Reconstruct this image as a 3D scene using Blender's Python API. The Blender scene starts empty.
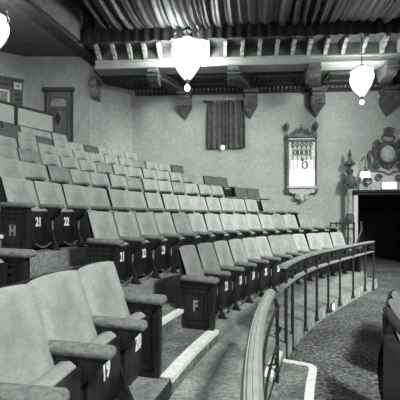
import bpy, bmesh, math, random
from math import sin, cos, pi, radians as rad, sqrt, asin
from mathutils import Vector, Matrix
random.seed(7)
COL = bpy.context.scene.collection
S = bpy.context.scene

# ---------------------------------------------------------------- camera, world, lights
cam = bpy.data.cameras.new('camera'); cam.sensor_width = 36; cam.lens = 30.6; cam.shift_y = 0.0445
co = bpy.data.objects.new('camera', cam); co.location = (0, 0, 1.62); co.rotation_euler = (pi/2, 0, 0)
COL.objects.link(co); S.camera = co
S.view_settings.view_transform = 'Standard'; S.view_settings.look = 'None'
S.view_settings.exposure = 0.0; S.view_settings.gamma = 1.0; S.view_settings.use_curve_mapping = False
w = bpy.data.worlds.new('world'); S.world = w; w.use_nodes = True
w.node_tree.nodes['Background'].inputs[0].default_value = (0.97, 1, 0.97, 1)
w.node_tree.nodes['Background'].inputs[1].default_value = 0.14

def area(name, loc, target, size, power):
    l = bpy.data.lights.new(name, 'AREA'); l.size = size; l.energy = power; l.color = (0.97, 1, 0.97)
    o = bpy.data.objects.new(name, l); o.location = loc
    o.rotation_euler = (Vector(target)-Vector(loc)).to_track_quat('-Z', 'Y').to_euler(); COL.objects.link(o)
    return o
def spot(name, loc, target, ang, blend, power, soft=.5):
    l = bpy.data.lights.new(name, 'SPOT'); l.energy = power; l.spot_size = rad(ang); l.spot_blend = blend; l.shadow_soft_size = soft; l.color = (.97, 1, .97)
    o = bpy.data.objects.new(name, l); o.location = loc
    o.rotation_euler = (Vector(target)-Vector(loc)).to_track_quat('-Z', 'Y').to_euler(); COL.objects.link(o)
spot('seat_fill_spot', (3.6, -1.6, 7.0), (-.8, 5.2, .6), 84, .7, 3600, .6)  # unseen fill spot, added to brighten the seats and floor
spot('wall_fill_spot', (7.5, .5, 7.3), (1.8, 10.8, 1.6), 56, .8, 6000, 1.1)  # unseen fill spot, added to brighten the lower side wall
area('rear_light', (-1.5, -3.5, 5.0), (0, 6, 2.0), 2.0, 90)


# ---------------------------------------------------------------- materials
M = {}
def mat(name, c, rough=0.8, n=0, amt=0.0, bump=0.0, metal=0.0, emit=0, detail=4, c2=None, stretch=None, n2=0, amt2=0.3):
    m = bpy.data.materials.new(name); m.use_nodes = True; nt = m.node_tree; b = nt.nodes['Principled BSDF']
    if not isinstance(c, tuple): c = (c*0.965, c, c*0.965)
    b.inputs['Base Color'].default_value = (*c, 1); b.inputs['Roughness'].default_value = rough
    b.inputs['Metallic'].default_value = metal
    b.inputs['Specular IOR Level'].default_value = 0.3
    if emit:
        b.inputs['Emission Color'].default_value = (0.97, 1, 0.97, 1); b.inputs['Emission Strength'].default_value = emit
    if n:
        tc = nt.nodes.new('ShaderNodeTexCoord'); t = nt.nodes.new('ShaderNodeTexNoise')
        t.inputs['Scale'].default_value = n; t.inputs['Detail'].default_value = detail
        src = tc.outputs['Object']
        if stretch:
            mp = nt.nodes.new('ShaderNodeMapping'); mp.inputs['Scale'].default_value = stretch
            nt.links.new(src, mp.inputs[0]); src = mp.outputs[0]
        nt.links.new(src, t.inputs['Vector'])
        r = nt.nodes.new('ShaderNodeValToRGB'); e = r.color_ramp.elements
        e[0].position = 0.33; e[1].position = 0.67
        a = max(0.0, 1-amt); d = 1+amt
        e[0].color = (c[0]*a, c[1]*a, c[2]*a, 1)
        if c2 is not None: e[1].color = (c2*.965, c2, c2*.965, 1)
        else: e[1].color = (min(1, c[0]*d), min(1, c[1]*d), min(1, c[2]*d), 1)
        nt.links.new(t.outputs['Fac'], r.inputs[0]); out = r.outputs[0]
        if n2:
            t2 = nt.nodes.new('ShaderNodeTexNoise'); t2.inputs['Scale'].default_value = n2; t2.inputs['Detail'].default_value = 3
            nt.links.new(tc.outputs['Object'], t2.inputs['Vector'])
            mr = nt.nodes.new('ShaderNodeMapRange'); mr.inputs[1].default_value = .35; mr.inputs[2].default_value = .65
            mr.inputs[3].default_value = 1-amt2; mr.inputs[4].default_value = 1+amt2; nt.links.new(t2.outputs['Fac'], mr.inputs[0])
            vm = nt.nodes.new('ShaderNodeVectorMath'); vm.operation = 'SCALE'
            nt.links.new(out, vm.inputs[0]); nt.links.new(mr.outputs[0], vm.inputs['Scale']); out = vm.outputs[0]
        nt.links.new(out, b.inputs['Base Color'])
        if bump:
            bp = nt.nodes.new('ShaderNodeBump'); bp.inputs['Strength'].default_value = bump; bp.inputs['Distance'].default_value = 0.02
            nt.links.new(t.outputs['Fac'], bp.inputs['Height']); nt.links.new(bp.outputs[0], b.inputs['Normal'])
    M[name] = m; return m
mat('plaster', 0.36, 0.9, 9, 0.10, 0.35, detail=8, n2=1.2, amt2=.08)
mat('plaster_beam', 0.28, 0.9, 5, 0.10, 0.2)
mat('ceiling_paint', 0.12, 0.9, 3, 0.15)
mat('dark_ceiling', 0.03, 0.9, 3, 0.2)
mat('coffer', 0.045, 0.8, 6, 0.3, 0.2)
mat('coffer_light', 0.075, 0.8, 8, 0.3, 0.3)
mat('corbel_wood', 0.085, 0.8, 14, 0.4, 0.3)
mat('bracket_wood', 0.16, 0.8, 14, 0.3, 0.3)
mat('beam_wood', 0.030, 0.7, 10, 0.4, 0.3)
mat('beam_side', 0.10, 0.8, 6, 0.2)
mat('fabric_seat', 0.34, 0.95, 6, 0.20, 0.3, detail=8, n2=70, amt2=.07)
mat('fabric_worn', 0.26, 0.95, 7, 0.18, 0.25, detail=10, n2=70, amt2=.07)
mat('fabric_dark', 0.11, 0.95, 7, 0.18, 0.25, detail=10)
mat('fabric_arm', 0.19, 0.95, 30, 0.3, 0.5, detail=8)
mat('seat_shell', 0.02, 0.6)
mat('dark_wood', 0.022, 0.45, 12, 0.5, 0.1, stretch=(1, 1, .2))
mat('panel_wood', 0.022, 0.5, 12, 0.5, 0.2, stretch=(1, 1, .2))
mat('iron', 0.022, 0.45, 20, 0.4, 0.3)
mat('iron_worn', 0.12, 0.5, 20, 0.4, 0.3)
mat('number_paint', 0.9, 0.7)
mat('letter_paint', 0.30, 0.7)
mat('carpet_aisle', 0.075, 1.0, 24, 0.7, 1.0, detail=6, c2=0.26, n2=1.8, amt2=.35)
mat('carpet_walk', 0.29, 1.0, 26, 0.3, 0.6, detail=8, n2=2.2, amt2=.25)
mat('carpet_step', 0.19, 1.0, 30, 0.5, 0.8, detail=8, n2=4, amt2=.3)
mat('curb_paint', 0.40, 0.9, 8, 0.35, 0.3, detail=8)
mat('nosing_white', 0.85, 0.6, 25, 0.15)
mat('rail_wood', 0.36, 0.4, 12, 0.12, 0.05)
mat('rail_top', 0.30, 0.45, 10, 0.2, 0.1)
mat('rail_iron', 0.028, 0.5, 20, 0.3)
mat('parapet_panel', 0.42, 0.9, 10, 0.06, 0.1)
mat('door_wood', 0.115, 0.7, 9, 0.25, 0.2, stretch=(1, 1, .2))
mat('door_frame', 0.05, 0.7, 9, 0.3)
mat('gilt_dark', 0.095, 0.55, 25, 0.55, 0.5)
mat('gilt', 0.42, 0.5, 25, 0.5, 0.5)
mat('drape', 0.019, 0.6, 3, 0.3)
mat('valance', 0.014, 0.95, 20, 0.5, 0.4)
mat('curtain', 0.10, 0.9, 6, 0.3)
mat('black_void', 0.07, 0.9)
mat('lantern_glass_bright', 0.9, 0.4, emit=85)
mat('lantern_glass', 0.9, 0.4, emit=60)
mat('lantern_glass_left', 0.9, 0.4, emit=36)
mat('lantern_bowl', 0.9, 0.4, emit=5)
mat('lantern_ball', 0.9, 0.4, emit=5)
mat('sign_lit', 0.9, 0.4, emit=7)
mat('sconce_lit', 0.8, 0.4, emit=2.5)
mat('sconce_dim', 0.6, 0.4, emit=.35)
mat('glass_grey', 0.42, 0.35, 8, 0.2)
mat('frame_white', 0.65, 0.7)
mat('picture', 0.33, 0.8, 9, 0.45)

# ---------------------------------------------------------------- helpers
def tag(o, label=None, cat=None, group=None, kind=None):
    if label: o['label'] = label
    if cat: o['category'] = cat
    if group: o['group'] = group
    if kind: o['kind'] = kind
    return o
def obj(name, bm, m, parent=None, smooth=False):
    me = bpy.data.meshes.new(name)
    bmesh.ops.recalc_face_normals(bm, faces=bm.faces)
    bm.to_mesh(me); bm.free()
    for x in (m if isinstance(m, (list, tuple)) else [m]): me.materials.append(M[x])
    if smooth:
        for p in me.polygons: p.use_smooth = True
        me.set_sharp_from_angle(angle=rad(40))
    o = bpy.data.objects.new(name, me); COL.objects.link(o); o.parent = parent
    return o
def empty(name, loc=(0, 0, 0), rz=0, **k):
    o = bpy.data.objects.new(name, None); o.empty_display_size = .1; COL.objects.link(o)
    o.location = loc; o.rotation_euler = (0, 0, rz); return tag(o, **k)
def struct(name, bm, m, **k):
    o = obj(name, bm, m, None, k.get('smooth', False)); o['kind'] = 'structure'; return o
def B(): return bmesh.new()
def box(bm, x0, x1, y0, y1, z0, z1, bev=0, seg=2, mi=0):
    vs = [bm.verts.new((x, y, z)) for x in (x0, x1) for y in (y0, y1) for z in (z0, z1)]
    fs = [bm.faces.new([vs[i] for i in q]) for q in ((0,1,3,2),(4,6,7,5),(0,4,5,1),(2,3,7,6),(0,2,6,4),(1,5,7,3))]
    for f in fs: f.material_index = mi
    if bev:
        es = list({e for f in fs for e in f.edges})
        bmesh.ops.bevel(bm, geom=es, offset=bev, segments=seg, affect='EDGES', profile=.5)
    return vs
def prism(bm, pts, axis, a, b, bev=0):
    """closed 2-D outline extruded along an axis ('x','y','z') from a to b"""
    def mk(p, t):
        return {'x': (t, p[0], p[1]), 'y': (p[0], t, p[1]), 'z': (p[0], p[1], t)}[axis]
    A = [bm.verts.new(mk(p, a)) for p in pts]; C = [bm.verts.new(mk(p, b)) for p in pts]
    n = len(pts); fs = [bm.faces.new(A), bm.faces.new(C[::-1])]
    for i in range(n): fs.append(bm.faces.new((A[i], A[(i+1) % n], C[(i+1) % n], C[i])))
    if bev:
        es = list({e for f in fs[:2] for e in f.edges})
        bmesh.ops.bevel(bm, geom=es, offset=bev, segments=2, affect='EDGES', profile=.5)
def tube(bm, pts, r, n=6, closed=False, flat=1.0):
    pts = [Vector(p) for p in pts]; N = len(pts); rings = []; up0 = None
    for i, p in enumerate(pts):
        a = pts[(i-1) % N] if (i or closed) else p; c = pts[(i+1) % N] if (i < N-1 or closed) else p
        d = (c-a).normalized()
        if up0 is None:
            ref = Vector((0, 0, 1)) if abs(d.z) < .9 else Vector((0, 1, 0))
            up0 = (ref-d*ref.dot(d)).normalized()
        else: up0 = (up0-d*up0.dot(d)).normalized()
        s = d.cross(up0); rr = r[i] if isinstance(r, (list, tuple)) else r
        rings.append([bm.verts.new(p+(up0*cos(2*pi*k/n)+s*sin(2*pi*k/n)*flat)*rr) for k in range(n)])
    for i in range(N if closed else N-1):
        A, C = rings[i], rings[(i+1) % N]
        for k in range(n): bm.faces.new((A[k], A[(k+1) % n], C[(k+1) % n], C[k]))
    if not closed: bm.faces.new(rings[0]); bm.faces.new(rings[-1][::-1])
def lathe(bm, prof, n=16, o=(0, 0, 0), sy=1.0):
    """prof: (radius, z)"""
    rings = []
    for r, z in prof:
        r = max(r, .0005)
        rings.append([bm.verts.new((o[0]+r*cos(2*pi*k/n), o[1]+sy*r*sin(2*pi*k/n), o[2]+z)) for k in range(n)])
    for A, C in zip(rings, rings[1:]):
        for k in range(n): bm.faces.new((A[k], A[(k+1) % n], C[(k+1) % n], C[k]))
    bm.faces.new(rings[0][::-1]); bm.faces.new(rings[-1])
def ball(bm, c, r, sc=(1, 1, 1), u=10, v=7):
    m = Matrix.Translation(c) @ Matrix.Diagonal((sc[0], sc[1], sc[2], 1))
    bmesh.ops.create_uvsphere(bm, u_segments=u, v_segments=v, radius=r, matrix=m)
def spiral(cx, cz, r0, r1, a0, a1, y=0, n=22):
    return [(cx+(r0+(r1-r0)*t/n)*cos(a0+(a1-a0)*t/n), y, cz+(r0+(r1-r0)*t/n)*sin(a0+(a1-a0)*t/n)) for t in range(n+1)]
def text_mesh(s, size, mname, sx=.62, off=.012, ext=.002):
    c = bpy.data.curves.new('t', 'FONT'); c.body = s; c.size = size; c.offset = off*size/.1*.3; c.extrude = ext
    c.align_x = 'CENTER'; c.align_y = 'CENTER'; c.resolution_u = 3
    o = bpy.data.objects.new('t', c); COL.objects.link(o)
    bpy.context.view_layer.update()
    me = bpy.data.meshes.new_from_object(o.evaluated_get(bpy.context.evaluated_depsgraph_get()))
    bpy.data.objects.remove(o)
    for v in me.vertices: v.co.x *= sx
    me.materials.clear(); me.materials.append(M[mname]); return me

# ---------------------------------------------------------------- plan: rows are arcs round one centre
CX, CY = 8.72, 0.07
RB0, PITCH, RISE, FL0, FR0 = 9.86, 1.03, 0.432, 0.33, 9.34
def P(R, th, z=0.0):
    t = rad(th); return Vector((CX-R*cos(t), CY+R*sin(t), z))
def fl(k): return FL0+RISE*k
SLOPE = -0.06
def wallY(x): return 12+SLOPE*x
WA = math.atan(SLOPE)
DW_Y = 11.3; EDGE = (-3.68, 11.3); CORN = (-2.40, 12.14)
def limY(x):
    if x > CORN[0]: return wallY(x)
    if x > EDGE[0]: return EDGE[1]+(x-EDGE[0])/(CORN[0]-EDGE[0])*(CORN[1]-EDGE[1])
    return DW_Y
def arcblock(bm, r0, r1, t0, t1, z0, z1, n=40, clip=False):
    L = []
    for i in range(n+1):
        t = t0+(t1-t0)*i/n; row = []
        for r in (r0, r1):
            p = P(r, t)
            if clip: p.y = min(p.y, limY(p.x)-.002)
            row += [bm.verts.new((p.x, p.y, z0)), bm.verts.new((p.x, p.y, z1))]
        L.append(row)
    for a, b in zip(L, L[1:]):
        bm.faces.new((a[1], b[1], b[3], a[3])); bm.faces.new((a[0], a[2], b[2], b[0]))
        bm.faces.new((a[0], b[0], b[1], a[1])); bm.faces.new((a[2], a[3], b[3], b[2]))
    for a in (L[0], L[-1]): bm.faces.new((a[0], a[1], a[3], a[2]))

# ---------------------------------------------------------------- room shell
bm = B(); arcblock(bm, 7.7, 9.36, -22, 120, -.02, 0, 70)
for (x0, x1, y0, y1) in ((2.2, 9.5, 8.5, 11.55),):
    box(bm, x0, x1, y0, y1, -.05, -.012)
struct('floor', bm, 'carpet_aisle')
bm = B(); box(bm, -12, 13, -6, 14.9, -.36, -.30); struct('floor', bm, 'carpet_aisle')
bm = B(); arcblock(bm, 2.0, 7.7, 36, 120, -.3, -.001, 50); struct('floor', bm, 'carpet_aisle')

# side wall with doorway, in the wall's own frame
WL = empty('wall_side', (0, 12, 0), WA); WL['kind'] = 'structure'
def inwall(o):
    o.location = (0, 12, 0); o.rotation_euler = (0, 0, WA); return o
DX0, DX1, DZ = 5.41, 7.42, 2.43
bm = B()
box(bm, -2.41, DX0, 0, .25, -.3, 7.9); box(bm, DX1, 9.6, 0, .25, -.3, 7.9); box(bm, DX0, DX1, 0, .25, DZ, 7.9)
obj('wall_face', bm, 'plaster', WL)
bm = B()
def vwall(bm, a, b, z0, z1, th=.2):
    a = Vector(a); b = Vector(b); d = (b-a).normalized(); n = Vector((-d.y, d.x))*th
    pts = [a, b, b+n, a+n]
    prism(bm, [(p.x, p.y) for p in pts], 'z', z0, z1)
vwall(bm, EDGE, CORN, -.3, 7.9, .2); struct('wall_splayed', bm, 'plaster')
bm = B(); vwall(bm, (-5.82, DW_Y), EDGE, -.3, 7.9, .2); struct('wall_back', bm, 'plaster')
bm = B(); vwall(bm, (-13, 7.23), (-5.82, DW_Y), -.3, 7.9, .2); struct('wall_left', bm, 'plaster')
# dark passage beyond the doorway
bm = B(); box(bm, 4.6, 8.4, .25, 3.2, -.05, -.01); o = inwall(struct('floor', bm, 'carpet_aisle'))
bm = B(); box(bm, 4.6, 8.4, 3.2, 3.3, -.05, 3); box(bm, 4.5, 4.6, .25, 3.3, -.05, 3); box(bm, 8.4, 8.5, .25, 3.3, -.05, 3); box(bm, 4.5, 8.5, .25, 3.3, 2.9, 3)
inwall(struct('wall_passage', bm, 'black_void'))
bm = B(); box(bm, 5.27, 5.41, -.07, .26, -.02, 2.43, .01); inwall(struct('trim_1', bm, 'frame_white'))
bm = B()
prism(bm, [(0, 2.40), (-.10, 2.40), (-.13, 2.46), (-.20, 2.50), (-.22, 2.56), (0, 2.56)], 'x', 5.22, 7.6); inwall(struct('trim_2', bm, 'door_frame'))
# ceilings
bm = B(); prism(bm, [(-13, 3.0), (-5.75, 3.0), (-3.45, 10.9), (-3.4, 11.6), (-13, 11.6)], 'z', 6.98, 7.08); struct('ceiling', bm, 'ceiling_paint')
bm = B(); prism(bm, [(-5.75, 2.0), (10, 2.0), (10, 10.6), (-3.5, 10.9)], 'z', 7.7, 7.8); struct('ceiling', bm, 'dark_ceiling')
bm = B(); box(bm, -3.2, 9.6, -1.75, .1, 6.17, 6.27)
inwall(struct('ceiling', bm, 'coffer'))
# raised platforms, one per row
AX = [(-8, 59.5)]+[(-8, 62.2)]*7
for k in range(8):
    bm = B(); r0 = FR0+PITCH*k; r1 = r0+PITCH+(1.0 if k == 7 else 0)
    t1 = min(AX[k][1], math.degrees(asin(min(.999, 12.4/r1)))+1 if r1 > 12.4 else 90)
    arcblock(bm, r0, r1, -8, t1, -.29, fl(k), 60, clip=True)
    o = struct('floor', bm, 'carpet_walk')
bm = B(); arcblock(bm, FR0+8*PITCH+.24, 21.5, 5, 44, 0, 3.8, 40, clip=True); struct('floor', bm, 'carpet_walk')
# walkway in front of the first row with its painted curb
def RR(t): return 8.62+(.0012*(t-40)**2 if t > 40 else 0)
bm = B(); L = []
N = 80
for i in range(N+1):
    t = -8+67.5*i/N
    L.append([bm.verts.new(P(RR(t), t, -.01)), bm.verts.new(P(RR(t), t, .20)), bm.verts.new(P(max(FR0, RR(t)+.3), t, .20))])
for a, b in zip(L, L[1:]):
    f = bm.faces.new((a[0], b[0], b[1], a[1])); f.material_index = 1
    bm.faces.new((a[1], b[1], b[2], a[2]))
e = L[-1]; q = bm.verts.new((*e[2].co.xy, -.01)); f = bm.faces.new((e[0], e[1], e[2], q)); f.material_index = 1
struct('floor', bm, ['carpet_walk', 'curb_paint'])
# aisle half steps
for k in range(1, 7):
    bm = B(); r0 = FR0+PITCH*k; arcblock(bm, r0-.62, r0, 14.5-(k-1)*.6, 25, fl(k-1), fl(k-1)+RISE/2, 10)
    struct('floor', bm, 'carpet_step')
bm = B(); arcblock(bm, FR0+.001, FR0+.42, 16.3, 24.2, fl(0), fl(0)+.004, 10); struct('floor', bm, 'carpet_step')
def nosing(name, r, t0, t1, z, w=.09, n=12):
    bm = B(); arcblock(bm, r-.022, r+w, t0, t1, z-.035, z+.008, n); return struct(name, bm, 'nosing_white')
nosing('trim_3', FR0, 16.5, 24.1, fl(0)+.004)
for k in range(1, 4):
    nosing('trim_%d' % (3+k), FR0+PITCH*k-.62, 15.2-(k-1)*.6, 24.5-(k-1)*1.2, fl(k-1)+RISE/2, .05)
bm = B(); arcblock(bm, FR0-.012, FR0-.001, 16.5, 24.1, .2, fl(0)-.03, 10); struct('trim_7', bm, 'carpet_step')
bm = B(); arcblock(bm, FR0-.012, FR0-.001, -8, 16.4, .2, fl(0)-.002, 20); struct('trim_12', bm, 'dark_wood')
# low step in the rail gap, rounded corner and white edge
def steppts(o):
    pts = []
    r_in, c = 8.25+o, .12-o*.6
    for t in [3+i*(22.6-3)/16 for i in range(17)]: pts.append(P(r_in, t))
    t_end = 24.6-o*6
    for i in range(1, 7):
        a = i/6*pi/2
        pts.append(P(r_in+c*(1-cos(a)), t_end-(c*(1-sin(a)))/8.25*57.3))
    pts.append(P(8.6, t_end))
    return pts
def ring_prism(bm, outer, z0, z1):
    tail = [P(8.6, 22.6-i*(22.6-3)/16) for i in range(17)]
    pts = outer+tail
    A = [bm.verts.new((p.x, p.y, z0)) for p in pts]; C = [bm.verts.new((p.x, p.y, z1)) for p in pts]; n = len(pts)
    bm.faces.new(C); bm.faces.new(A[::-1])
    for i in range(n): bm.faces.new((A[i], A[(i+1) % n], C[(i+1) % n], C[i]))
bm = B(); ring_prism(bm, steppts(.012), 0, .098); struct('floor', bm, 'carpet_step')
bm = B(); a = steppts(0); b = steppts(.075)
va = [[bm.verts.new((p.x, p.y, z)) for z in (.06, .106)] for p in a]; vb = [[bm.verts.new((p.x, p.y, z)) for z in (.06, .106)] for p in b]
for i in range(len(a)-1):
    bm.faces.new((va[i][1], va[i+1][1], vb[i+1][1], vb[i][1])); bm.faces.new((va[i][0], va[i+1][0], va[i+1][1], va[i][1]))
    bm.faces.new((vb[i][0], vb[i+1][0], vb[i+1][1], vb[i][1])); bm.faces.new((va[i][0], va[i+1][0], vb[i+1][0], vb[i][0]))
struct('trim_8', bm, 'nosing_white')
bm = B(); arcblock(bm, 8.60, 8.68, 20, 24.2, .17, .206, 10); struct('trim_9', bm, 'nosing_white')

# ---------------------------------------------------------------- beams and ceiling work
# big wall beam
YB = -1.8    # beam plane in the wall frame
bm = B(); box(bm, -3.1, 9.6, YB, YB+.45, 6.14, 7.75)
prism(bm, [(YB, 6.14), (YB-.04, 6.15), (YB-.04, 6.19), (YB, 6.21)], 'x', -3.1, 9.6)
prism(bm, [(YB, 6.34), (YB-.02, 6.35), (YB-.02, 6.38), (YB, 6.39)], 'x', -3.1, 9.6)
t = inwall(obj('ceiling_beam', bm, 'plaster_beam')); tag(t, 'long pale ceiling beam with bracket frieze across the side wall', 'beam')
bm = B()
prism(bm, [(YB, 6.74), (YB-.40, 6.76), (YB-.46, 6.80), (YB-.46, 6.88), (YB-.52, 6.95), (YB-.52, 7.0), (YB, 7.0)], 'x', -3.3, 9.6)
obj('cornice', bm, 'coffer_light', t)
bm = B(); box(bm, -3.1, 9.6, YB-.012, YB+.01, 6.42, 6.74); obj('frieze', bm, 'coffer_light', t)
bx = []
for i, px in enumerate([101, 117, 133, 148, 163, 179, 195.5, 212, 229.5, 247, 264.5, 282, 298.5, 315, 332, 350, 370, 390, 408, 427]):
    q = (px-200)/340; bx.append(q*9.95/(1+.06*q))
brk = None
for i, x in enumerate(bx):
    if brk is None:
        bm = B()
        pr = [(YB, 6.74), (YB-.38, 6.74), (YB-.40, 6.68), (YB-.36, 6.62), (YB-.29, 6.61), (YB-.27, 6.56), (YB-.20, 6.52), (YB-.13, 6.51), (YB-.11, 6.45), (YB-.05, 6.41), (YB, 6.39)]
        prism(bm, pr, 'x', -.05, .05)
        brk = obj('bracket', bm, 'plaster_beam', t); brk.location = (x, 0, 0)
    else:
        c = brk.copy(); COL.objects.link(c); c.parent = t; c.location = (x, 0, 0)
# coffered ceiling: cross beams from the big beam to wall corbels
CB = [(-1.32, -.53), (1.10, 1.75), (3.48, 4.0), (5.65, 6.36)]
labels = ['first from the left, beside the brightest lantern', 'second from the left, over the curtained opening', 'third from the left, above the tall sconce', 'rightmost, above the doorway crest']
for (xa, xb), lb in zip(CB, labels):
    c = empty('cross_beam', (0, 12, 0), WA, label='carved ceiling cross beam ending in pendant corbel, '+lb, cat='beam', group='cross beams of the coffered ceiling')
    bm = B(); hw = .17
    for (hw, za, zb) in ((.17, 5.95, 6.17), (.22, 6.06, 6.165)):
        pts = [(xa-hw, YB+.3), (xa+hw, YB+.3), (xb+hw, -.02), (xb-hw, -.02)]
        prism(bm, pts, 'z', za, zb)
    obj('beam', bm, 'coffer_light', c)
    bm = B()   # console under the front end
    prism(bm, [(YB-.12, 6.135), (YB-.12, 5.98), (YB-.06, 5.92), (YB-.08, 5.84), (YB+.02, 5.76), (YB+.40, 5.70), (YB+.55, 5.98), (YB+.5, 6.135)], 'x', xa-.16, xa+.16, .01)
    for zz in (5.98, 5.86): box(bm, xa-.18, xa+.18, YB-.14, YB+.3, zz, zz+.035)
    obj('console', bm, 'corbel_wood', c)
    bm = B()   # corbel on the wall
    box(bm, xb-.25, xb+.25, -.50, -.01, 5.84, 5.97, .015); box(bm, xb-.21, xb+.21, -.40, -.01, 5.70, 5.84, .015)
    for (z1, z0, w1, w0, d1, d0) in ((5.70, 5.46, .24, .24, .38, .34), (5.46, 5.08, .24, .015, .30, .03)):
        vs = [bm.verts.new(p) for p in ((xb-w1, -d1, z1), (xb+w1, -d1, z1), (xb+w1, -.01, z1), (xb-w1, -.01, z1), (xb-w0, -d0, z0), (xb+w0, -d0, z0), (xb+w0, -.01, z0), (xb-w0, -.01, z0))]
        for q in ((0,1,2,3),(4,7,6,5),(0,4,5,1),(1,5,6,2),(2,6,7,3),(3,7,4,0)): bm.faces.new([vs[i] for i in q])
    tube(bm, spiral(xb, 5.54, .10, .03, 0, 4*pi, -.36), .018, 5)
    obj('corbel', bm, 'corbel_wood', c)
# crown moulding with dentils and coffer ribs
t = inwall(empty('trim_10', kind='structure'))
bm = B(); prism(bm, [(0, 5.96), (-.05, 5.96), (-.08, 6.02), (-.20, 6.06), (-.24, 6.10), (-.34, 6.13), (-.34, 6.168), (0, 6.168)], 'x', -2.3, 9.3); obj('profile', bm, 'coffer', t)
x = -2.25; bm = B()
while x < 9.2: box(bm, x, x+.07, -.27, -.17, 6.02, 6.09); x += .14
o = obj('dentil', bm, 'bracket_wood', t); o['kind'] = 'stuff'
t = inwall(empty('trim_11', kind='structure'))
xs = [-2.6]+[.5*(a+b) for a, b in CB]+[8.2]
for a, b in zip(xs, xs[1:]):
    bm = B()
    for ins in (.36, .52):
        a0, b0 = a+ins, b-ins; y0, y1 = YB+.5+ins*.4, -.34-ins*.25
        for (p, q, r, s) in ((a0, b0, y0, y0+.06), (a0, b0, y1-.06, y1), (a0, a0+.06, y0, y1), (b0-.06, b0, y0, y1)):
            box(bm, p, q, r, s, 6.11, 6.169)
    obj('rib', bm, 'coffer_light', t)
# diagonal dark beam
bm = B()
a = Vector((-3.36, 11.1)); d = (Vector((-4.24, 7.88))-a).normalized(); b = a+d*8.2; n = Vector((d.y, -d.x))
t = empty('diagonal_beam', label='dark timber ceiling beam running diagonally to the upper left corner', cat='beam')
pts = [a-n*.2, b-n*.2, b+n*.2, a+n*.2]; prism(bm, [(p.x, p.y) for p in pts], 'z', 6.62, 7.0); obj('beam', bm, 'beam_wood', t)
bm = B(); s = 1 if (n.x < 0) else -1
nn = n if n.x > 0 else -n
pts = [a+nn*.205, b+nn*.205, b+nn*.26, a+nn*.26]; prism(bm, [(p.x, p.y) for p in pts], 'z', 6.72, 7.69); obj('lit_side_face', bm, 'beam_side', t)  # lantern light on this side is put into a paler colour
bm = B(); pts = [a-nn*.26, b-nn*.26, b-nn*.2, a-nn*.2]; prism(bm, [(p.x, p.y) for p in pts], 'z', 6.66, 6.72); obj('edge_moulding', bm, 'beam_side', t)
# carved corbel at the end of the plaster wall
t = empty('wall_corbel', (-3.46, 11.28, 0), label='small carved scroll corbel at left end of the pale beam', cat='corbel')
bm = B(); prism(bm, [(.2, 6.2), (-.35, 6.2), (-.35, 6.10), (-.28, 6.06), (-.30, 5.94), (-.2, 5.86), (-.18, 5.7), (-.06, 5.6), (.2, 5.52)], 'x', -.11, .11, .01)
obj('scroll_block', bm, 'bracket_wood', t)
for s in (-1, 1):
    bm = B(); tube(bm, [(s*.12, p[0], p[2]) for p in spiral(-.2, 6.0, .11, .03, 0, 4*pi)], .022, 5)
    obj('scroll', bm, 'coffer_light', t)
# draped canopy
t = inwall(empty('ceiling_drape')); tag(t, 'gathered fabric canopy hung across the ceiling above the beam', 'drape')
bm = B(); nx, ny = 640, 14; X0 = -2.55; g = []
for i in range(nx+1):
    x = X0+11.85*i/nx; col = []
    for j in range(ny+1):
        v = j/ny; y = -2.42-6.5*v**1.4
        ph = x*21+2.2*sin(x*1.7)+1.5*sin(x*4.1+v*2)
        amp = .085*(1-.5*v)*(.6+.4*sin(x*2.3+1))
        z = 7.03+.30*v-.22*sin(pi*min(1, v*2.2))*(.5+.5*sin(x*.9+2))+amp*(sin(ph)+.5*sin(ph*2.3+v*3))
        xx = x-(.35*v if x < 1.5 else .35*v*(1-(x-1.5)/3))-.1*v
        col.append(bm.verts.new((xx, y, min(z, 7.62))))
    g.append(col)
for i in range(nx):
    for j in range(ny): bm.faces.new((g[i][j], g[i+1][j], g[i+1][j+1], g[i][j+1]))
o = obj('canopy', bm, 'drape', t, True); md = o.modifiers.new('s', 'SOLIDIFY'); md.thickness = .01
bm = B(); n = 500; top = []; bot = []
for i in range(n+1):
    x = -3.6+13*i/n; yy = -2.40+.02*sin(x*23)
    zb = 6.70-.035*abs(sin(x*5.5))-.012*random.random()
    top.append((bm.verts.new((x, yy, 7.06+.01*random.random())), bm.verts.new((x, yy+.03, 7.06)))); bot.append((bm.verts.new((x, yy, zb)), bm.verts.new((x, yy+.03, zb))))
for i in range(n):
    bm.faces.new((top[i][0], top[i+1][0], bot[i+1][0], bot[i][0])); bm.faces.new((top[i][1], bot[i][1], bot[i+1][1], top[i+1][1]))
    bm.faces.new((bot[i][0], bot[i+1][0], bot[i+1][1], bot[i][1])); bm.faces.new((top[i][0], top[i][1], top[i+1][1], top[i+1][0]))
obj('valance', bm, 'valance', t)

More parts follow.
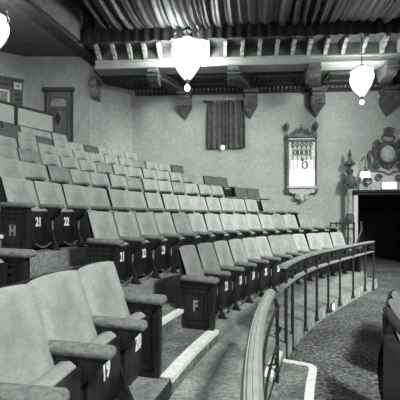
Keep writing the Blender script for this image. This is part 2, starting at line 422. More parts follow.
# ---------------------------------------------------------------- lanterns
def lantern(x, y, z, ztop, s, power, label):
    t = empty('hanging_lantern', (x, y, z), label=label, cat='lantern', group='hanging glass lanterns')
    bm = B(); lathe(bm, [(.27*s, .02*s), (.33*s, .021*s), (.33*s, .18*s), (.29*s, .30*s), (.16*s, .34*s), (.10*s, .40*s), (.03*s, .42*s)], 12); obj('glass_dome', bm, power, t, True)
    bm = B(); lathe(bm, [(.02*s, -.47*s), (.07*s, -.44*s), (.17*s, -.32*s), (.27*s, -.16*s), (.33*s, .019*s), (.25*s, .019*s)], 12); obj('glass_bowl', bm, 'lantern_bowl', t, True)
    bm = B(); lathe(bm, [(.005, -.55), (.05, -.59), (.065, -.63), (.05, -.68), (.005, -.71)], 10)
    bmesh.ops.scale(bm, vec=(s, s, s), verts=bm.verts); obj('pendant_ball', bm, 'lantern_ball', t, True)
    bm = B()
    for k in range(8):
        a = k*pi/4; tube(bm, [(r*cos(a)*s, r*sin(a)*s, zz*s) for r, zz in ((.11, .42), (.18, .36), (.31, .31), (.345, .18), (.345, .02), (.285, -.16), (.18, -.33), (.075, -.46))], .012*s, 5)
        tube(bm, [(.33*cos(a)*s, .33*sin(a)*s, .30*s), (.37*cos(a)*s, .37*sin(a)*s, .38*s), (.33*cos(a)*s, .33*sin(a)*s, .44*s)], .012*s, 4)
    lathe(bm, [(.02*s, .40*s), (.13*s, .41*s), (.13*s, .44*s), (.05*s, .50*s), (.02*s, .54*s)], 10); lathe(bm, [(.01, -.56*s), (.05*s, -.50*s), (.05*s, -.45*s), (.01, -.44*s)], 8)
    obj('frame', bm, 'gilt_dark', t)
    bm = B(); lathe(bm, [(.014, .5*s), (.014, ztop-z)], 6); obj('rod', bm, 'iron', t)
    bm = B(); lathe(bm, [(.02, -.12), (.05, -.10), (.14, -.03), (.15, 0)], 12, (0, 0, ztop-z)); obj('ceiling_cap', bm, 'iron', t)
    return t
lantern(-.36, 9.62, 6.12, 6.88, 1.3, 'lantern_glass_bright', 'dazzling glass lantern hanging from the middle of the ceiling beam')
lantern(4.52, 9.50, 5.43, 6.82, .92, 'lantern_glass', 'glowing glass lantern on a rod between sconce and doorway crest')
lantern(-4.60, 7.5, 5.75, 6.98, 1.0, 'lantern_glass_left', 'glaring lantern cut by the upper left edge of the photo')

# ---------------------------------------------------------------- side wall fittings (wall frame, -y is into the room)
def W(name, x, z=0, y=0, **k):
    o = empty(name, (0, 0, 0), WA, **k); v = Matrix.Rotation(WA, 4, 'Z') @ Vector((x, y, z)); o.location = (v.x, 12+v.y, v.z); return o
# curtained opening
t = W('wall_curtain', .90, 4.04, label='dark pleated curtain on a rod over the small high opening', cat='curtain')
bm = B(); n = 90; A = []
for i in range(n+1):
    x = -.66+1.32*i/n; d = -.14-.065*sin(x*42+1.5*sin(x*9))
    A.append([(bm.verts.new((x*(1+.03*(1-z/1.6)), d*(.7 if z > 1.4 else 1)-.0, z)), bm.verts.new((x*(1+.03*(1-z/1.6)), d+.02, z))) for z in (0, .5, 1.1, 1.55, 1.64)])
for a, b in zip(A, A[1:]):
    for q in range(4):
        bm.faces.new((a[q][0], b[q][0], b[q+1][0], a[q+1][0])); bm.faces.new((a[q][1], a[q+1][1], b[q+1][1], b[q][1]))
    bm.faces.new((a[0][0], a[0][1], b[0][1], b[0][0])); bm.faces.new((a[4][0], b[4][0], b[4][1], a[4][1]))
for a in (A[0], A[-1]):
    for q in range(4): bm.faces.new((a[q][0], a[q+1][0], a[q+1][1], a[q][1]))
obj('pleated_cloth', bm, 'curtain', t, True)
bm = B(); tube(bm, [(-.72, -.12, 1.66), (.72, -.12, 1.66)], .02, 8); ball(bm, (-.74, -.12, 1.66), .035); ball(bm, (.74, -.12, 1.66), .035)
for s in (-.7, .7): box(bm, s-.012, s+.012, -.12, 0, 1.63, 1.66)
obj('rod', bm, 'iron', t)
bm = B()
for i in range(12): x = -.6+i*.109; tube(bm, [(x, -.12+.028*cos(a), 1.655+.028*sin(a)) for a in [2*pi*q/8 for q in range(8)]], .007, 4, True)
obj('rings', bm, 'frame_white', t)
t = W('spot_lamp', .80, 4.06, -.2, label='tiny lit lamp at the bottom hem of the dark curtain', cat='lamp')
bm = B(); lathe(bm, [(.02, -.08), (.055, -.06), (.06, 0), (.04, .05)], 10); obj('lens', bm, 'lantern_ball', t, True)
bm = B(); box(bm, -.03, .03, .03, .2, -.03, .03, .005); obj('bracket', bm, 'iron', t)
# tall ornate sconce
t = W('wall_sconce', 3.50, 0, label='tall ornate gilt wall sconce with glowing glass and two ball finials', cat='sconce')
bm = B(); box(bm, -.44, .44, -.16, -.02, 2.70, 4.40); obj('backing', bm, 'glass_grey', t)
bm = B(); box(bm, -.40, .40, -.20, -.162, 2.72, 3.24, .01); obj('lit_glass', bm, 'sconce_lit', t)
bm = B(); box(bm, -.38, .38, -.178, -.162, 3.25, 3.6, .003); obj('dim_glass', bm, 'sconce_dim', t)
for s in (-1, 1):
    bm = B(); x = s*.49
    lathe(bm, [(.03, 2.45), (.055, 2.5), (.055, 2.62), (.03, 2.68), (.035, 3.5), (.045, 3.55), (.035, 3.6), (.028, 4.3), (.05, 4.38), (.05, 4.46), (.02, 4.52), (.02, 4.62), (.05, 4.66), (.085, 4.74), (.085, 4.80), (.05, 4.86), (.01, 4.90)], 10, (x, -.12, 0))
    obj('post', bm, 'gilt_dark', t, True)
bm = B(); box(bm, -.50, .50, -.22, -.01, 4.36, 4.44, .01); box(bm, -.47, .47, -.2, -.01, 4.22, 4.30, .01)
for s in (-1, 1):
    tube(bm, spiral(s*.16, 4.55, .13, .03, pi/2-s*pi/2+pi, pi/2-s*pi/2+pi-s*3*pi, -.12), .024, 5)
    tube(bm, spiral(s*.33, 4.50, .07, .02, 0, s*3*pi, -.12), .02, 5)
ball(bm, (0, -.12, 4.68), .06); ball(bm, (0, -.12, 4.80), .035); tube(bm, [(-.1, -.12, 4.62), (0, -.12, 4.72), (.1, -.12, 4.62)], .02, 5)
obj('crest', bm, 'gilt_dark', t)
bm = B()
for i in range(5):
    x = -.30+.15*i; box(bm, x-.007, x+.007, -.19, -.163, 3.3 if i % 2 else 3.1, 4.24)
    tube(bm, [(x+.055*cos(a), -.18, 4.12+.08*sin(a)) for a in [2*pi*q/10 for q in range(10)]], .011, 4, True)
for i in range(4):
    x = -.225+.15*i; tube(bm, [(x+.045*cos(a), -.18, 3.86+.1*sin(a)) for a in [2*pi*q/10 for q in range(10)]], .011, 4, True)
tube(bm, [(.10+.09*cos(a), -.19, 3.42+.12*sin(a)) for a in [2*pi*q/10 for q in range(10)]], .02, 4, True); ball(bm, (.02, -.19, 3.6), .05)
obj('tracery', bm, 'gilt_dark', t)
bm = B(); box(bm, -.52, .52, -.26, -.01, 2.62, 2.69, .012); prism(bm, [(-.46, 2.62), (-.42, 2.48), (-.2, 2.44), (-.15, 2.30), (0, 2.20), (.15, 2.30), (.2, 2.44), (.42, 2.48), (.46, 2.62)], 'y', -.2, -.01, .012)
tube(bm, spiral(-.16, 2.34, .10, .02, pi/2, -3*pi, -.22), .02, 5); tube(bm, spiral(.16, 2.34, .10, .02, pi/2, 4*pi, -.22), .02, 5); ball(bm, (0, -.2, 2.22), .07)
obj('base_bracket', bm, 'gilt', t)
# ornate standing post by the doorway
t = W('ornate_post', 5.03, 0, -.35, label='tall ornate turned post with spire left of the doorway', cat='post')
bm = B(); lathe(bm, [(.16, 0), (.16, .1), (.11, .16), (.10, .9), (.13, .98), (.10, 1.04), (.085, 1.10), (.085, 1.5)], 12); obj('base_shaft', bm, 'gilt', t, True)
bm = B(); lathe(bm, [(0.072, 1.40), (0.120, 1.46), (0.144, 1.54), (0.144, 1.64), (0.108, 1.74), (.06, 1.78)], 12); obj('lower_urn', bm, 'gilt_dark', t, True)
bm = B(); lathe(bm, [(.075, 1.76), (.075, 2.5), (.10, 2.54), (.075, 2.58)], 12); obj('shaft', bm, 'gilt', t, True)
bm = B(); lathe(bm, [(0.072, 2.56), (0.156, 2.66), (0.228, 2.80), (0.204, 2.94), (0.120, 3.02), (.07, 3.06), (.12, 3.14), (.14, 3.2), (.06, 3.24), (.06, 3.32), (.19, 3.40), (.16, 3.46), (.07, 3.56), (.05, 3.66), (.07, 3.72), (.045, 3.80), (.01, 3.92)], 12); obj('finial', bm, 'gilt_dark', t, True)
for s in (-1, 1):
    bm = B(); tube(bm, spiral(s*.13, 2.66, .09, .02, pi/2, pi/2-s*3*pi, -.1), .022, 5); obj('scroll', bm, 'gilt_dark', t)
# guard fence at end of second row
t = empty('guard_fence', label='small iron guard fence beside the ornate post at the row ends', cat='fence')
a = Vector((3.78, 9.85, 0)); b = Vector((4.42, 9.75, 0)); zf = -.02
for i in range(5):
    p = a.lerp(b, i/4); bm = B(); tube(bm, [(p.x, p.y, zf), (p.x, p.y, 1.50)], .022, 6); obj('post', bm, 'rail_iron', t)
for z in (1.46, 1.30):
    bm = B(); tube(bm, [(a.x, a.y, z), (b.x, b.y, z)], .02, 6); obj('rail', bm, 'rail_iron', t)
bm = B(); tube(bm, [(4.45, 9.74, .75), (4.55, 9.76, 1.05), (4.70, 9.9, 1.25), (4.88, 10.3, 1.5)], [.02, .02, .03, .02], 6)
obj('raking_strut', bm, 'gilt_dark', t)
# crest over the doorway
t = W('door_crest', 6.41, 0, label='carved plaster crest with crown and oval shield above doorway', cat='crest')
def oval(cx, cz, rx, rz, y, n=28): return [(cx+rx*cos(2*pi*q/n), y, cz+rz*sin(2*pi*q/n)) for q in range(n)]
bm = B(); ball(bm, (0, -.04, 3.80), .26, (1, .35, 1.15), 16, 10); obj('shield', bm, 'gilt', t, True)
bm = B(); tube(bm, oval(0, 3.80, .29, .35, -.08), .035, 6, True); tube(bm, oval(0, 3.80, .35, .42, -.05), .022, 6, True)
for s in (-1, 1):
    tube(bm, spiral(s*.33, 4.12, .14, .03, pi/2+(0 if s > 0 else 0), pi/2-s*3.2*pi, -.08), .034, 6)
    tube(bm, [(s*.40, -.08, 4.18), (s*.48, -.08, 4.0), (s*.44, -.08, 3.8), (s*.40, -.08, 3.6), (s*.5, -.08, 3.44)], [.03, .045, .05, .04, .03], 6)
    tube(bm, spiral(s*.44, 3.36, .14, .03, pi/2, pi/2+s*3.2*pi, -.08), .034, 6)
    tube(bm, [(s*.12, -.08, 4.22), (s*.22, -.08, 4.34), (s*.12, -.08, 4.46), (s*.03, -.08, 4.42)], .03, 6)
obj('scroll_frame', bm, 'gilt_dark', t)
bm = B()
tube(bm, oval(0, 4.50, .15, .03, -.1, 14), .022, 5, True); ball(bm, (0, -.1, 4.66), .045)
for k in range(-2, 3): tube(bm, [(k*.06, -.12, 4.52), (k*.085, -.12, 4.60), (k*.03, -.12, 4.67)], .02, 5)
for k in range(-2, 3): ball(bm, (k*.075, -.12, 4.62), .03)
obj('crown', bm, 'gilt_dark', t)
bm = B()
prism(bm, [(-.95, 2.56), (-1.0, 2.72), (-.86, 3.0), (-.66, 3.08), (-.52, 3.26), (-.25, 3.32), (0, 3.26), (.25, 3.32), (.52, 3.26), (.66, 3.08), (.86, 3.0), (1.0, 2.72), (.95, 2.56)], 'y', -.07, -.005, .01)
obj('base_panel', bm, 'gilt', t)
bm = B()
for s in (-1, 1):
    tube(bm, spiral(s*.68, 2.86, .17, .04, -pi/2, -pi/2+s*3.4*pi, -.10), .028, 6)
    tube(bm, spiral(s*.34, 2.98, .13, .03, 0, -s*3*pi, -.10), .024, 6)
    tube(bm, [(s*1.0, -.08, 2.7), (s*.92, -.08, 2.98), (s*.72, -.08, 3.12), (s*.5, -.08, 3.22), (s*.2, -.08, 3.18), (0, -.08, 3.08)], .03, 6)
    tube(bm, [(s*.62, -.07, 3.3), (s*.60, -.07, 3.56), (s*.66, -.07, 3.74), (s*.60, -.07, 3.90), (s*.52, -.07, 3.78)], [.02, .045, .05, .04, .02], 6)
    tube(bm, [(s*.62, -.07, 3.28), (s*.80, -.07, 3.36), (s*.95, -.07, 3.2), (s*1.02, -.07, 2.95)], .018, 5)
ball(bm, (0, -.1, 3.36), .07, (1, .6, 1)); tube(bm, [(-.2, -.1, 3.44), (0, -.1, 3.26), (.2, -.1, 3.44)], .03, 6)
obj('leaf_scrolls', bm, 'gilt_dark', t)
t = W('lit_sign', 6.41, 2.71, -.12, label='bright rectangular illuminated sign panel under the crest', cat='sign')
bm = B(); box(bm, -.21, .21, -.05, -.004, -.10, .10, .008); obj('lit_face', bm, 'sign_lit', t)
bm = B(); box(bm, -.24, .24, -.004, .05, -.13, .13, .008); obj('case', bm, 'gilt', t)
t = W('wall_lantern', 5.56, 3.06, -.30, label='small lit box lantern hanging left of the door crest', cat='lantern')
bm = B(); box(bm, -.11, .11, -.09, .09, -.09, .09, .01); obj('lit_box', bm, 'sign_lit', t)
bm = B(); lathe(bm, [(.01, -.24), (.05, -.16), (.09, -.10)], 8); obj('drop', bm, 'gilt_dark', t)
bm = B(); lathe(bm, [(.10, .10), (.05, .17), (.015, .24), (.012, .5)], 8); obj('cap', bm, 'gilt_dark', t)
bm = B(); tube(bm, [(0, 0, .48), (0, .08, .62), (0, .2, .62), (0, .29, .5)], .018, 5); obj('bracket', bm, 'gilt_dark', t)

# ---------------------------------------------------------------- back wall: door, picture, board
t = empty('door_1', (0, DW_Y, 0)); t['kind'] = 'structure'
bm = B(); x0, x1 = -5.07, -4.28
box(bm, x0, x1, -.05, -.002, 3.7, 5.80, .004); obj('door_leaf', bm, 'door_wood', t)
bm = B(); box(bm, x0-.07, x0, -.09, -.002, 3.7, 5.88); box(bm, x1, x1+.07, -.09, -.002, 3.7, 5.88)
box(bm, x0-.14, x1+.12, -.13, -.002, 5.80, 5.92, .01); obj('door_frame', bm, 'door_frame', t)
bm = B(); xc = (x0+x1)/2
arch = [(xc-.26, 5.30), (xc+.26, 5.30), (xc+.26, 5.46)]+[(xc+.26*cos(a), 5.46+.12*sin(a)) for a in [pi*q/8 for q in range(1, 8)]]+[(xc-.26, 5.46)]
prism(bm, arch, 'y', -.065, -.051); obj('arched_panel', bm, 'fabric_worn', t)
bm = B(); tube(bm, [(p[0]+(p[0]-xc)*.1, -.06, p[1]+(p[1]-5.4)*.12) for p in arch], .014, 5, True)
for (a, b, c, d) in ((x0+.1, x1-.1, 5.18, 5.21), (x0+.1, x1-.1, 4.3, 4.33), (x0+.1, x0+.13, 4.3, 5.2), (x1-.13, x1-.1, 4.3, 5.2)): box(bm, a, b, -.062, -.05, c, d)
obj('panel_moulding', bm, 'door_frame', t)
# left wall fittings
la = Vector((-5.82, DW_Y, 0)); ld = Vector((-7.18, -4.07, 0)).normalized(); lrz = math.atan2(-ld.y, -ld.x)
def LW(name, s, **k): p = la+ld*s; return empty(name, p, lrz, **k)     # local +x back towards the corner, -y into the room
t = LW('ornamental_panel', .90, label='dark carved ornamental wall panel around the picture at far left', cat='panel')
bm = B(); box(bm, -.85, .84, -.05, -.002, 4.6, 6.12, .01); obj('board', bm, 'door_wood', t)
bm = B(); box(bm, -.9, .88, -.10, -.002, 6.10, 6.18, .01)
for i in range(9):
    for s in (-1, 1): tube(bm, spiral(-.76+.17*i+s*.035, 5.95, .055, .01, 0, s*3*pi, -.06, 12), .013, 4)
for i in range(5):
    for s in (-1, 1): tube(bm, spiral(.70+s*.05, 5.66-.16*i, .06, .01, 0, s*3*pi, -.06, 12), .013, 4)
obj('carving', bm, 'gilt_dark', t)
t = LW('small_sign', .21, label='small square white notice on carved panel beside the picture', cat='sign')
bm = B(); box(bm, -.11, .11, -.085, -.065, 5.82, 6.04, .004); obj('plate', bm, 'frame_white', t)
bm = B(); box(bm, -.05, .05, -.088, -.0855, 5.89, 5.96); obj('mark', bm, 'fabric_arm', t)
t = LW('framed_picture', 1.02, label='white framed picture on the carved panel at far left', cat='picture')
bm = B()
for q in ((-.58, .58, 5.0, 5.07), (-.58, .58, 5.68, 5.75), (-.58, -.51, 5.0, 5.75), (.51, .58, 5.0, 5.75)): box(bm, q[0], q[1], -.10, -.055, q[2], q[3], .006)
obj('frame', bm, 'frame_white', t)
bm = B(); box(bm, -.51, .51, -.07, -.055, 5.07, 5.68); obj('canvas', bm, 'picture', t)

# parapet behind the last row
PR = 17.62
def rail_arc(bm, R, t0, t1, z, w, h, n=40, Rf=None, prof=None):
    """sweep a rounded rectangle (or profile) along the arc"""
    if prof is None:
        c = min(w, h)*.25
        prof = [(-w/2+c, -h/2), (w/2-c, -h/2), (w/2, -h/2+c), (w/2, h/2-c), (w/2-c, h/2), (-w/2+c, h/2), (-w/2, h/2-c), (-w/2, -h/2+c)]
    rings = []
    for i in range(n+1):
        t = t0+(t1-t0)*i/n; R_ = Rf(t) if Rf else R
        rings.append([bm.verts.new(P(R_+a, t, z+b)) for a, b in prof])
    m = len(prof)
    for a, b in zip(rings, rings[1:]):
        for k in range(m): bm.faces.new((a[k], a[(k+1) % m], b[(k+1) % m], b[k]))
    bm.faces.new(rings[0]); bm.faces.new(rings[-1][::-1])
t = empty('parapet', label='white panelled parapet with dark rail behind the topmost seat row', cat='parapet')
bm = B(); rail_arc(bm, PR, 31.5, 40.0, 5.03, .10, .09); obj('top_rail', bm, 'door_frame', t)
bm = B(); rail_arc(bm, PR, 31.5, 39.9, 4.42, .07, .08); obj('bottom_rail', bm, 'door_frame', t)
for (a, b) in ((31.5, 35.45), (35.8, 39.7)):
    bm = B(); arcblock(bm, PR-.015, PR+.015, a, b, 4.44, 5.0, 16); obj('panel', bm, 'parapet_panel', t)
for a in (31.9, 35.65, 39.85):
    p = P(PR, a); bm = B(); box(bm, p.x-.045, p.x+.045, p.y-.045, p.y+.045, 3.36, 5.02); obj('post', bm, 'door_frame', t)
p = P(PR-.14, 39.9); bm = B(); prism(bm, [(p.x-.10, 4.90), (p.x, 4.68), (p.x+.10, 4.90), (p.x, 5.14)], 'y', p.y-.08, p.y-.04); obj('diamond_ornament', bm, 'iron', t)
bm = B(); arcblock(bm, PR-.02, PR+.02, 31.5, 39.9, 3.38, 4.40, 16); obj('lower_panel', bm, 'door_wood', t)

# ---------------------------------------------------------------- rails along the walkway
grp = 'railings along the walkway'
t = empty('handrail', label='near pale grooved wooden handrail with rounded end in the foreground', cat='handrail')
bm = B(); w = .085
prof = [(-w/2, -.03), (w/2, -.03), (w/2+.006, -.01), (w/2, .012), (w*.40, .022), (w*.33, .018), (w*.24, .028), (w*.06, .031), (0, .026), (-w*.06, .031), (-w*.24, .028), (-w*.33, .018), (-w*.40, .022), (-w/2, .012), (-w/2-.006, -.01)]
rail_arc(bm, 8.605, -4, 22.2, .89, 0, 0, 60, prof=prof, Rf=lambda t: 8.605+.06*(max(0, t)/22)**3)
o = obj('rail_top', bm, 'rail_wood', t, True)
for a in (9, 21.0):
    bm = B(); q = P(8.575, a); tube(bm, [(q.x, q.y, .0), (q.x, q.y, .80), (q.x-.02, q.y, .87)], .017, 8); lathe(bm, [(.03, 0), (.03, .015), (.02, .03)], 10, (q.x, q.y, .20)); obj('post', bm, 'rail_iron', t, True)
bm = B(); pts = [P(8.565, a, .80-.0*i) for i, a in enumerate([2+.8*j for j in range(25)])]; tube(bm, pts, .012, 6); obj('under_bar', bm, 'rail_iron', t, True)
bm = B()
for a, zz in ((19.5, .62), (17.0, .5)):
    q = P(8.575, a, zz); tube(bm, [q, q+Vector((.05, .0, .01)), q+Vector((.055, 0, .06))], .01, 6)
    
tube(bm, [P(8.57, 5+.8*j, .45) for j in range(21)], .012, 6)
obj('lower_bar', bm, 'rail_iron', t, True)

t = empty('curved_railing', label='long curved iron railing with flat pale top rail along the curb', cat='railing')
T0, T1 = 25.2, 57.4
bm = B(); rail_arc(bm, 0, T0-.3, T1, 1.085, .10, .035, 60, Rf=RR); obj('top_rail', bm, 'rail_top', t, True)
bm = B(); rail_arc(bm, 0, T0, T1, 1.045, .05, .04, 60, Rf=RR); obj('rail_underside', bm, 'rail_iron', t, True)
bm = B(); rail_arc(bm, 0, T0-.2, T1, .865, .075, .03, 60, Rf=RR); obj('middle_rail', bm, 'rail_top', t, True)
pst = [26.04, 28.3, 32.05, 35.81, 39.48, 43.3, 48.3, 53.4, 57.2]
for i, a in enumerate(pst):
    q = P(RR(a)-(.028 if i > 1 else 0), a); bm = B()
    zb = .006 if i < 2 or i == 8 else .08
    tube(bm, [(q.x, q.y, zb), (q.x, q.y, 1.04)], .019, 8); ball(bm, (q.x, q.y, .62), .026, u=8, v=5)
    lathe(bm, [(.036, 0), (.036, .02), (.02, .05)], 8, (q.x, q.y, zb))
    obj('post', bm, 'rail_iron', t, True)
for i in range(len(pst)-1):
    m = .5*(pst[i]+pst[i+1]); c = P(RR(m), m, .955); d1 = (P(RR(m), m+1)-P(RR(m), m-1)).normalized(); rr = .055
    for off in (-.16, .16) if i > 1 else (0,):
        bm = B(); pts = []     # one S-shaped scroll
        for q in range(13, -1, -1): a = q*.55; r = rr*(1-.06*q); pts.append(c+d1*(off-.055+r*cos(a))+Vector((0, 0, r*sin(a))))
        for q in range(14): a = pi-q*.55; r = rr*(1-.06*q); pts.append(c+d1*(off+.055+.001+r*cos(a))+Vector((0, 0, -r*sin(a)*-1)))
        tube(bm, pts, .009, 5); obj('scrollwork', bm, 'rail_iron', t)
# aisle light in the curb
a = 40.9; q = P(RR(a)-.012, a, .12)
t = empty('aisle_light', q, -rad(a), label='small glowing aisle light set in the curb face', cat='lamp')
bm = B(); box(bm, -.002, .02, -.05, .05, -.06, .07, .004); obj('housing', bm, 'iron', t)
bm = B(); box(bm, .0205, .026, -.03, .03, -.035, .055); obj('lens', bm, 'sign_lit', t)

# low partition at lower right
t = empty('partition', label='dark low partition with double rail at the lower right edge', cat='partition')
bm = B(); arcblock(bm, 7.64, 7.70, -8, 21.3, -.3, .62, 30); obj('wall_panel', bm, 'dark_wood', t)
bm = B(); rail_arc(bm, 7.67, -8, 21.5, .64, .09, .035); obj('ledge', bm, 'panel_wood', t)
bm = B(); rail_arc(bm, 7.66, -8, 21.8, .83, .07, .05); obj('top_rail', bm, 'panel_wood', t)
for a in (21.2, 15, 9, 3):
    bm = B(); q = P(7.67, a); box(bm, q.x-.03, q.x+.03, q.y-.03, q.y+.03, .655, .81, .004); obj('post', bm, 'dark_wood', t)

# ---------------------------------------------------------------- theatre seats
SP = .49
def back_bm():
    bm = B(); nu, nv = 12, 12; F = []; K = []
    for i in range(nu+1):
        u = -1+2*i/nu; rowf = []; rowb = []
        for j in range(nv+1):
            v = j/nv
            hw = .246*(1-.03*(1-v))
            yy = u*hw; crown = .010*(1-u*u)*v
            # rounded top corners
            z = .36+(.93-.36)*v+crown
            if v > .85: z -= .004*max(0, abs(u)-.8)/.2*((v-.85)/.15)
            lean = .185*(1-v)
            ed = (1-abs(u)**10)*(1-abs(2*v-1)**12)
            puff = .034*ed*(1+.25*sin(pi*v)*cos(u*pi/2))
            lean += .034*u*u
            rowf.append(bm.verts.new((lean+.012+puff-.02*v, yy, z))); rowb.append(bm.verts.new((lean-.01, yy, z)))
        F.append(rowf); K.append(rowb)
    for i in range(nu):
        for j in range(nv):
            bm.faces.new((F[i][j], F[i+1][j], F[i+1][j+1], F[i][j+1])); bm.faces.new((K[i][j], K[i][j+1], K[i+1][j+1], K[i+1][j]))
        bm.faces.new((F[i][0], K[i][0], K[i+1][0], F[i+1][0])); bm.faces.new((F[i][nv], F[i+1][nv], K[i+1][nv], K[i][nv]))
    for j in range(nv):
        for i in (0, nu): bm.faces.new((F[i][j], F[i][j+1], K[i][j+1], K[i][j]))
    return bm
def shell_bm():
    bm = B(); pr = [(.145, .22), (.145, .36), (-.014, .935), (-.026, .935), (-.034, .925), (.10, .34), (.10, .22)]
    pts = [(-.2445, .22), (.2445, .22), (.2445, .926), (.235, .934), (0, .943), (-.235, .934), (-.2445, .926)]
    f = [bm.verts.new((.182*(1-(z-.36)/.57)-.008 if z > .36 else .174, y, z)) for y, z in pts]
    b = [bm.verts.new((.182*(1-(z-.36)/.57)-.030 if z > .36 else .15, y, z)) for y, z in pts]
    n = len(pts); bm.faces.new(f); bm.faces.new(b[::-1])
    for i in range(n): bm.faces.new((f[i], f[(i+1) % n], b[(i+1) % n], b[i]))
    return bm
def cushion_bm():   # tipped up: the squab stands on its hinge, front edge rolled on top
    bm = B(); prism(bm, [(.20, .20), (.30, .17), (.335, .22), (.350, .49), (.345, .52), (.31, .545), (.26, .54), (.225, .50)], 'y', -.195, .195, .02)
    return bm
def board_bm():
    bm = B(); prism(bm, [(.24, .07), (.30, .06), (.358, .14), (.366, .50), (.35, .515), (.335, .5), (.33, .17)], 'y', -.20, .20, .006)
    return bm
def arm_bm(w=.045, L=.50):
    bm = B(); box(bm, .08, .06+L-.03, -w, w, .555, .617, .028, 3)
    for v in bm.verts:
        if v.co.x > .45: v.co.z -= (v.co.x-.45)*.22
        v.co.y *= 1+.15*max(0, (v.co.x-.3))/.25
    return bm
def armblock_bm():
    bm = B(); prism(bm, [(.15, .36), (.11, .56), (.48, .555), (.495, .53), (.46, .505), (.42, .46), (.36, .40), (.30, .36)], 'y', -.032, .032, .006)
    return bm
def stand_bm():
    bm = B()
    prism(bm, [(.06, 0), (.10, .02), (.12, .30), (.08, .50), (.12, .54), (.42, .54), (.38, .50), (.335, .48), (.34, .30), (.40, .14), (.46, .03), (.46, 0), (.38, 0), (.30, .10), (.20, .10), (.16, 0)], 'y', -.014, .014, .004)
    box(bm, .05, .20, -.035, .035, 0, .014); box(bm, .36, .48, -.035, .035, 0, .014)
    for s in (-1, 1):
        tube(bm, [(.23+.10*cos(a), s*.018, .26+.10*sin(a)) for a in [2*pi*q/14 for q in range(14)]], .010, 5, True)
        ball(bm, (.23, s*.016, .26), .03, u=8, v=5)
    return bm
def scroll_bm():
    bm = B()
    tube(bm, [(.40+.0*q, (-.12+.24*q/10), .10-.05*sin(pi*q/10)) for q in range(11)], .012, 5)
    return bm
def panel_bm():
    bm = B(); prism(bm, [(.0, 0), (.48, 0), (.49, .04), (.49, .545), (.12, .56), (.08, .56), (.01, .30)], 'y', -.03, .03, .006)
    return bm
def panelframe_bm():
    bm = B()
    for s in (-1, 1):
        y0, y1 = (-.040, -.031) if s < 0 else (.031, .040)
        for (a, b, c, d) in ((.09, .44, .48, .50), (.09, .44, .06, .08), (.09, .11, .06, .50), (.42, .44, .06, .50), (.14, .39, .42, .435), (.14, .39, .12, .135), (.14, .155, .12, .435), (.375, .39, .12, .435)):
            box(bm, a, b, y0, y1, c, d)
    return bm
def proto(name, bm, m, smooth=True):
    o = obj(name, bm, m, None, smooth); me = o.data; bpy.data.objects.remove(o); return me
ME = {
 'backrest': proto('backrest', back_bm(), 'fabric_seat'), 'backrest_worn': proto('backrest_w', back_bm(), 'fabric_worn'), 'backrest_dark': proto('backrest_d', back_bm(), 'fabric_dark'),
 'back_shell': proto('back_shell', shell_bm(), 'seat_shell', False), 'seat_cushion': proto('seat_cushion', cushion_bm(), 'fabric_seat'),
 'seat_board': proto('seat_board', board_bm(), 'dark_wood'), 'armrest_pad': proto('armrest_pad', arm_bm(), 'fabric_arm'),
 'end_armrest_pad': proto('end_armrest_pad', arm_bm(.065), 'fabric_arm'), 'armrest_block': proto('armrest_block', armblock_bm(), 'dark_wood'),
 'standard': proto('standard', stand_bm(), 'iron'), 'hinge_bar': proto('hinge_bar', scroll_bm(), 'iron_worn'),
 'end_panel': proto('end_panel', panel_bm(), 'panel_wood'), 'panel_moulding': proto('panel_moulding', panelframe_bm(), 'panel_wood', False)}
TXT = {}
def part(name, me, parent, loc=(0, 0, 0), rot=(0, 0, 0)):
    o = bpy.data.objects.new(name, me); COL.objects.link(o); o.parent = parent; o.location = loc; o.rotation_euler = rot; return o
ROW = ['front row', 'second row up', 'third row up', 'fourth row up', 'fifth row up', 'sixth row up', 'seventh row up', 'topmost row']
ORD = ['first', 'second', 'third', 'fourth', 'fifth', 'sixth', 'seventh', 'eighth', 'ninth', 'tenth', 'eleventh', 'twelfth', 'thirteenth', 'fourteenth', 'fifteenth', 'sixteenth', 'seventeenth', 'eighteenth', 'nineteenth', 'twentieth']
def seat(R, th, z, label, group, number=None, start=None, end=False, fabric='', tilt=0.0, letter=None, dz=0.0):
    """th is the angle of the seat's middle; the far-side standard belongs to it"""
    p = P(R, th, z); t = empty('theatre_seat', p, -rad(th)+rad(tilt), label=label, cat='seat', group=group)
    lr = (0, rad(random.uniform(-1.5, 1.5)), 0)
    part('backrest', ME['backrest'+fabric], t, rot=lr); part('back_shell', ME['back_shell'], t, rot=lr)
    part('seat_cushion', ME['seat_cushion'], t); b = part('seat_board', ME['seat_board'], t)
    if number:
        if number not in TXT: TXT[number] = text_mesh(number, .155, 'number_paint')
        part('seat_number', TXT[number], b, (.3665, 0, .37), (pi/2, 0, pi/2))
    h = SP/2
    if not end:
        part('armrest_pad', ME['armrest_pad'], t, (0, h, dz)); part('armrest_block', ME['armrest_block'], t, (0, h, dz)); s = part('standard', ME['standard'], t, (0, h, 0))
        part('hinge_bar', ME['hinge_bar'], s, (0, -.2, 0))
    else:
        part('armrest_pad', ME['end_armrest_pad'], t, (0, h+.02, 0)); e = part('end_panel', ME['end_panel'], t, (0, h+.02, 0)); part('panel_moulding', ME['panel_moulding'], e)
    if start:
        part('armrest_pad', ME['end_armrest_pad'], t, (0, -h-.02, 0)); e = part('end_panel', ME['end_panel'], t, (0, -h-.02, 0)); part('panel_moulding', ME['panel_moulding'], e)
        if letter:
            if letter not in TXT: TXT[letter] = text_mesh(letter, .17, 'letter_paint', .8)
            part('row_letter', TXT[letter], e, (.265, -.034, .27), (pi/2, 0, 0))
    return t
def dth(R): return SP/R*57.2958
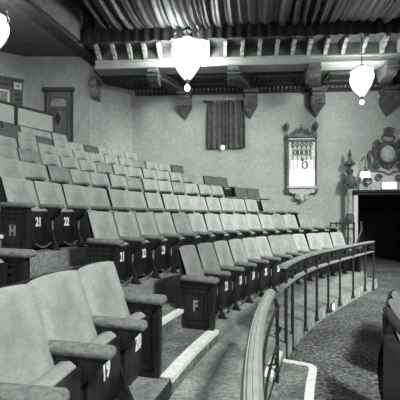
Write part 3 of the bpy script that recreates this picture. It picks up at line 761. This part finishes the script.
# main block: (near edge angle, far limit before the narrow cross gap)
MAIN = [(23.9, 57.2), (21.75, 54.4), (20.15, 52.9), (23.31, 52.6), (26.14, 51.0), (28.84, 48.9), (31.22, 46.8), (33.39, 40.4)]
POST = {1: (55.7, 2), 2: (54.1, 2), 3: (53.7, 2), 4: (51.9, 2), 5: (49.7, 1)}
FAB = {3: '_worn', 5: '_worn', 7: '_worn'}
for k in range(8):
    R = RB0+PITCH*k; a, lim = MAIN[k]; st = dth(R); n = int((lim-a)/st+.35); g = 'folding seats of the %s' % ROW[k]
    for i in range(n):
        num = str(21+i) if k < 3 and i < (7 if k == 0 else 3) else None
        if k < 3:
            if num: lb = '%s folding seat from the %s end panel, white number %s on its underside' % (ORD[i], 'FGH'[k], num)
            else: lb = 'pale folding theatre seat, %s from the stair aisle in %s' % (ORD[i], ROW[k])
            if i == 0: lb = 'folding theatre seat beside dark end panel lettered %s at stair aisle' % 'FGH'[k]
        else:
            lb = 'pale folding theatre seat, %s from photo left edge in the %s' % (ORD[i], ROW[k])
        fab = ''
        rr = random.random()
        if rr > .80: fab = '_worn'
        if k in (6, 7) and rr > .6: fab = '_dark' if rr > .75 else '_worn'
        if fab: lb = lb.replace('pale ', {'_worn': 'grey ', '_dark': 'dark grey '}[fab])
        seat(R, a+st*(i+.5), fl(k), lb, g, num, start=(i == 0 and k < 3), end=(i == n-1), fabric=fab, tilt=random.uniform(-1.5, 1.5)+(3.5 if k > 1 else 2.5), dz=.05 if k > 2 else 0, letter='FGH'[k] if k < 3 and i == 0 else None)
    if k in POST:
        a2, m = POST[k]
        for i in range(m):
            lb = 'shadowy grey folding seat, %s past the narrow gap in %s' % (ORD[i], ROW[k])
            seat(R, a2+st*(i+.5), fl(k), lb, 'grey seats past the narrow gap', None, start=(i == 0), end=(i == m-1), fabric='_dark' if k in (3, 4, 5) else '_worn')  # unlit seats: their shade is put into the darker back colours
# near block, left of the stair aisle
st = dth(RB0)
for i in range(4):
    num = str(20-i)
    near = seat(RB0, 16.3-st*(i+.5), fl(0), 'large foreground folding seat %s' % ['numbered 20 beside the stair aisle', 'numbered 19, next to aisle seat', 'with pale back, third from the stair aisle', 'cut by the lower left photo corner, fourth from aisle'][i],
         'foreground folding seats', num if i < 2 else str(20-i), end=(i == 0))
    if i == 0:
        for c in near.children:     # this aisle end stands a little taller and shorter in depth
            if c.name.startswith('end_panel') or (c.name.startswith('armrest') and c.data == ME['end_armrest_pad']): c.scale = (.90, 1, 1.09)
st = dth(RB0+PITCH)
seat(RB0+PITCH, 14.3-st*.5, fl(1), 'folding seat with white 20 at left edge, behind the foreground seats', 'second row seats left of the stairs', '20', end=True)
# seats of the lower block past the partition
for i, a in enumerate((27.2, 31.2, 35.2)):
    seat(7.60, a, -.30, 'low seat past partition at right edge, %s' % ['nearest of three', 'middle of three', 'farthest of three'][i], 'low seats at the right edge', None, start=(i == 0), fabric='_worn')
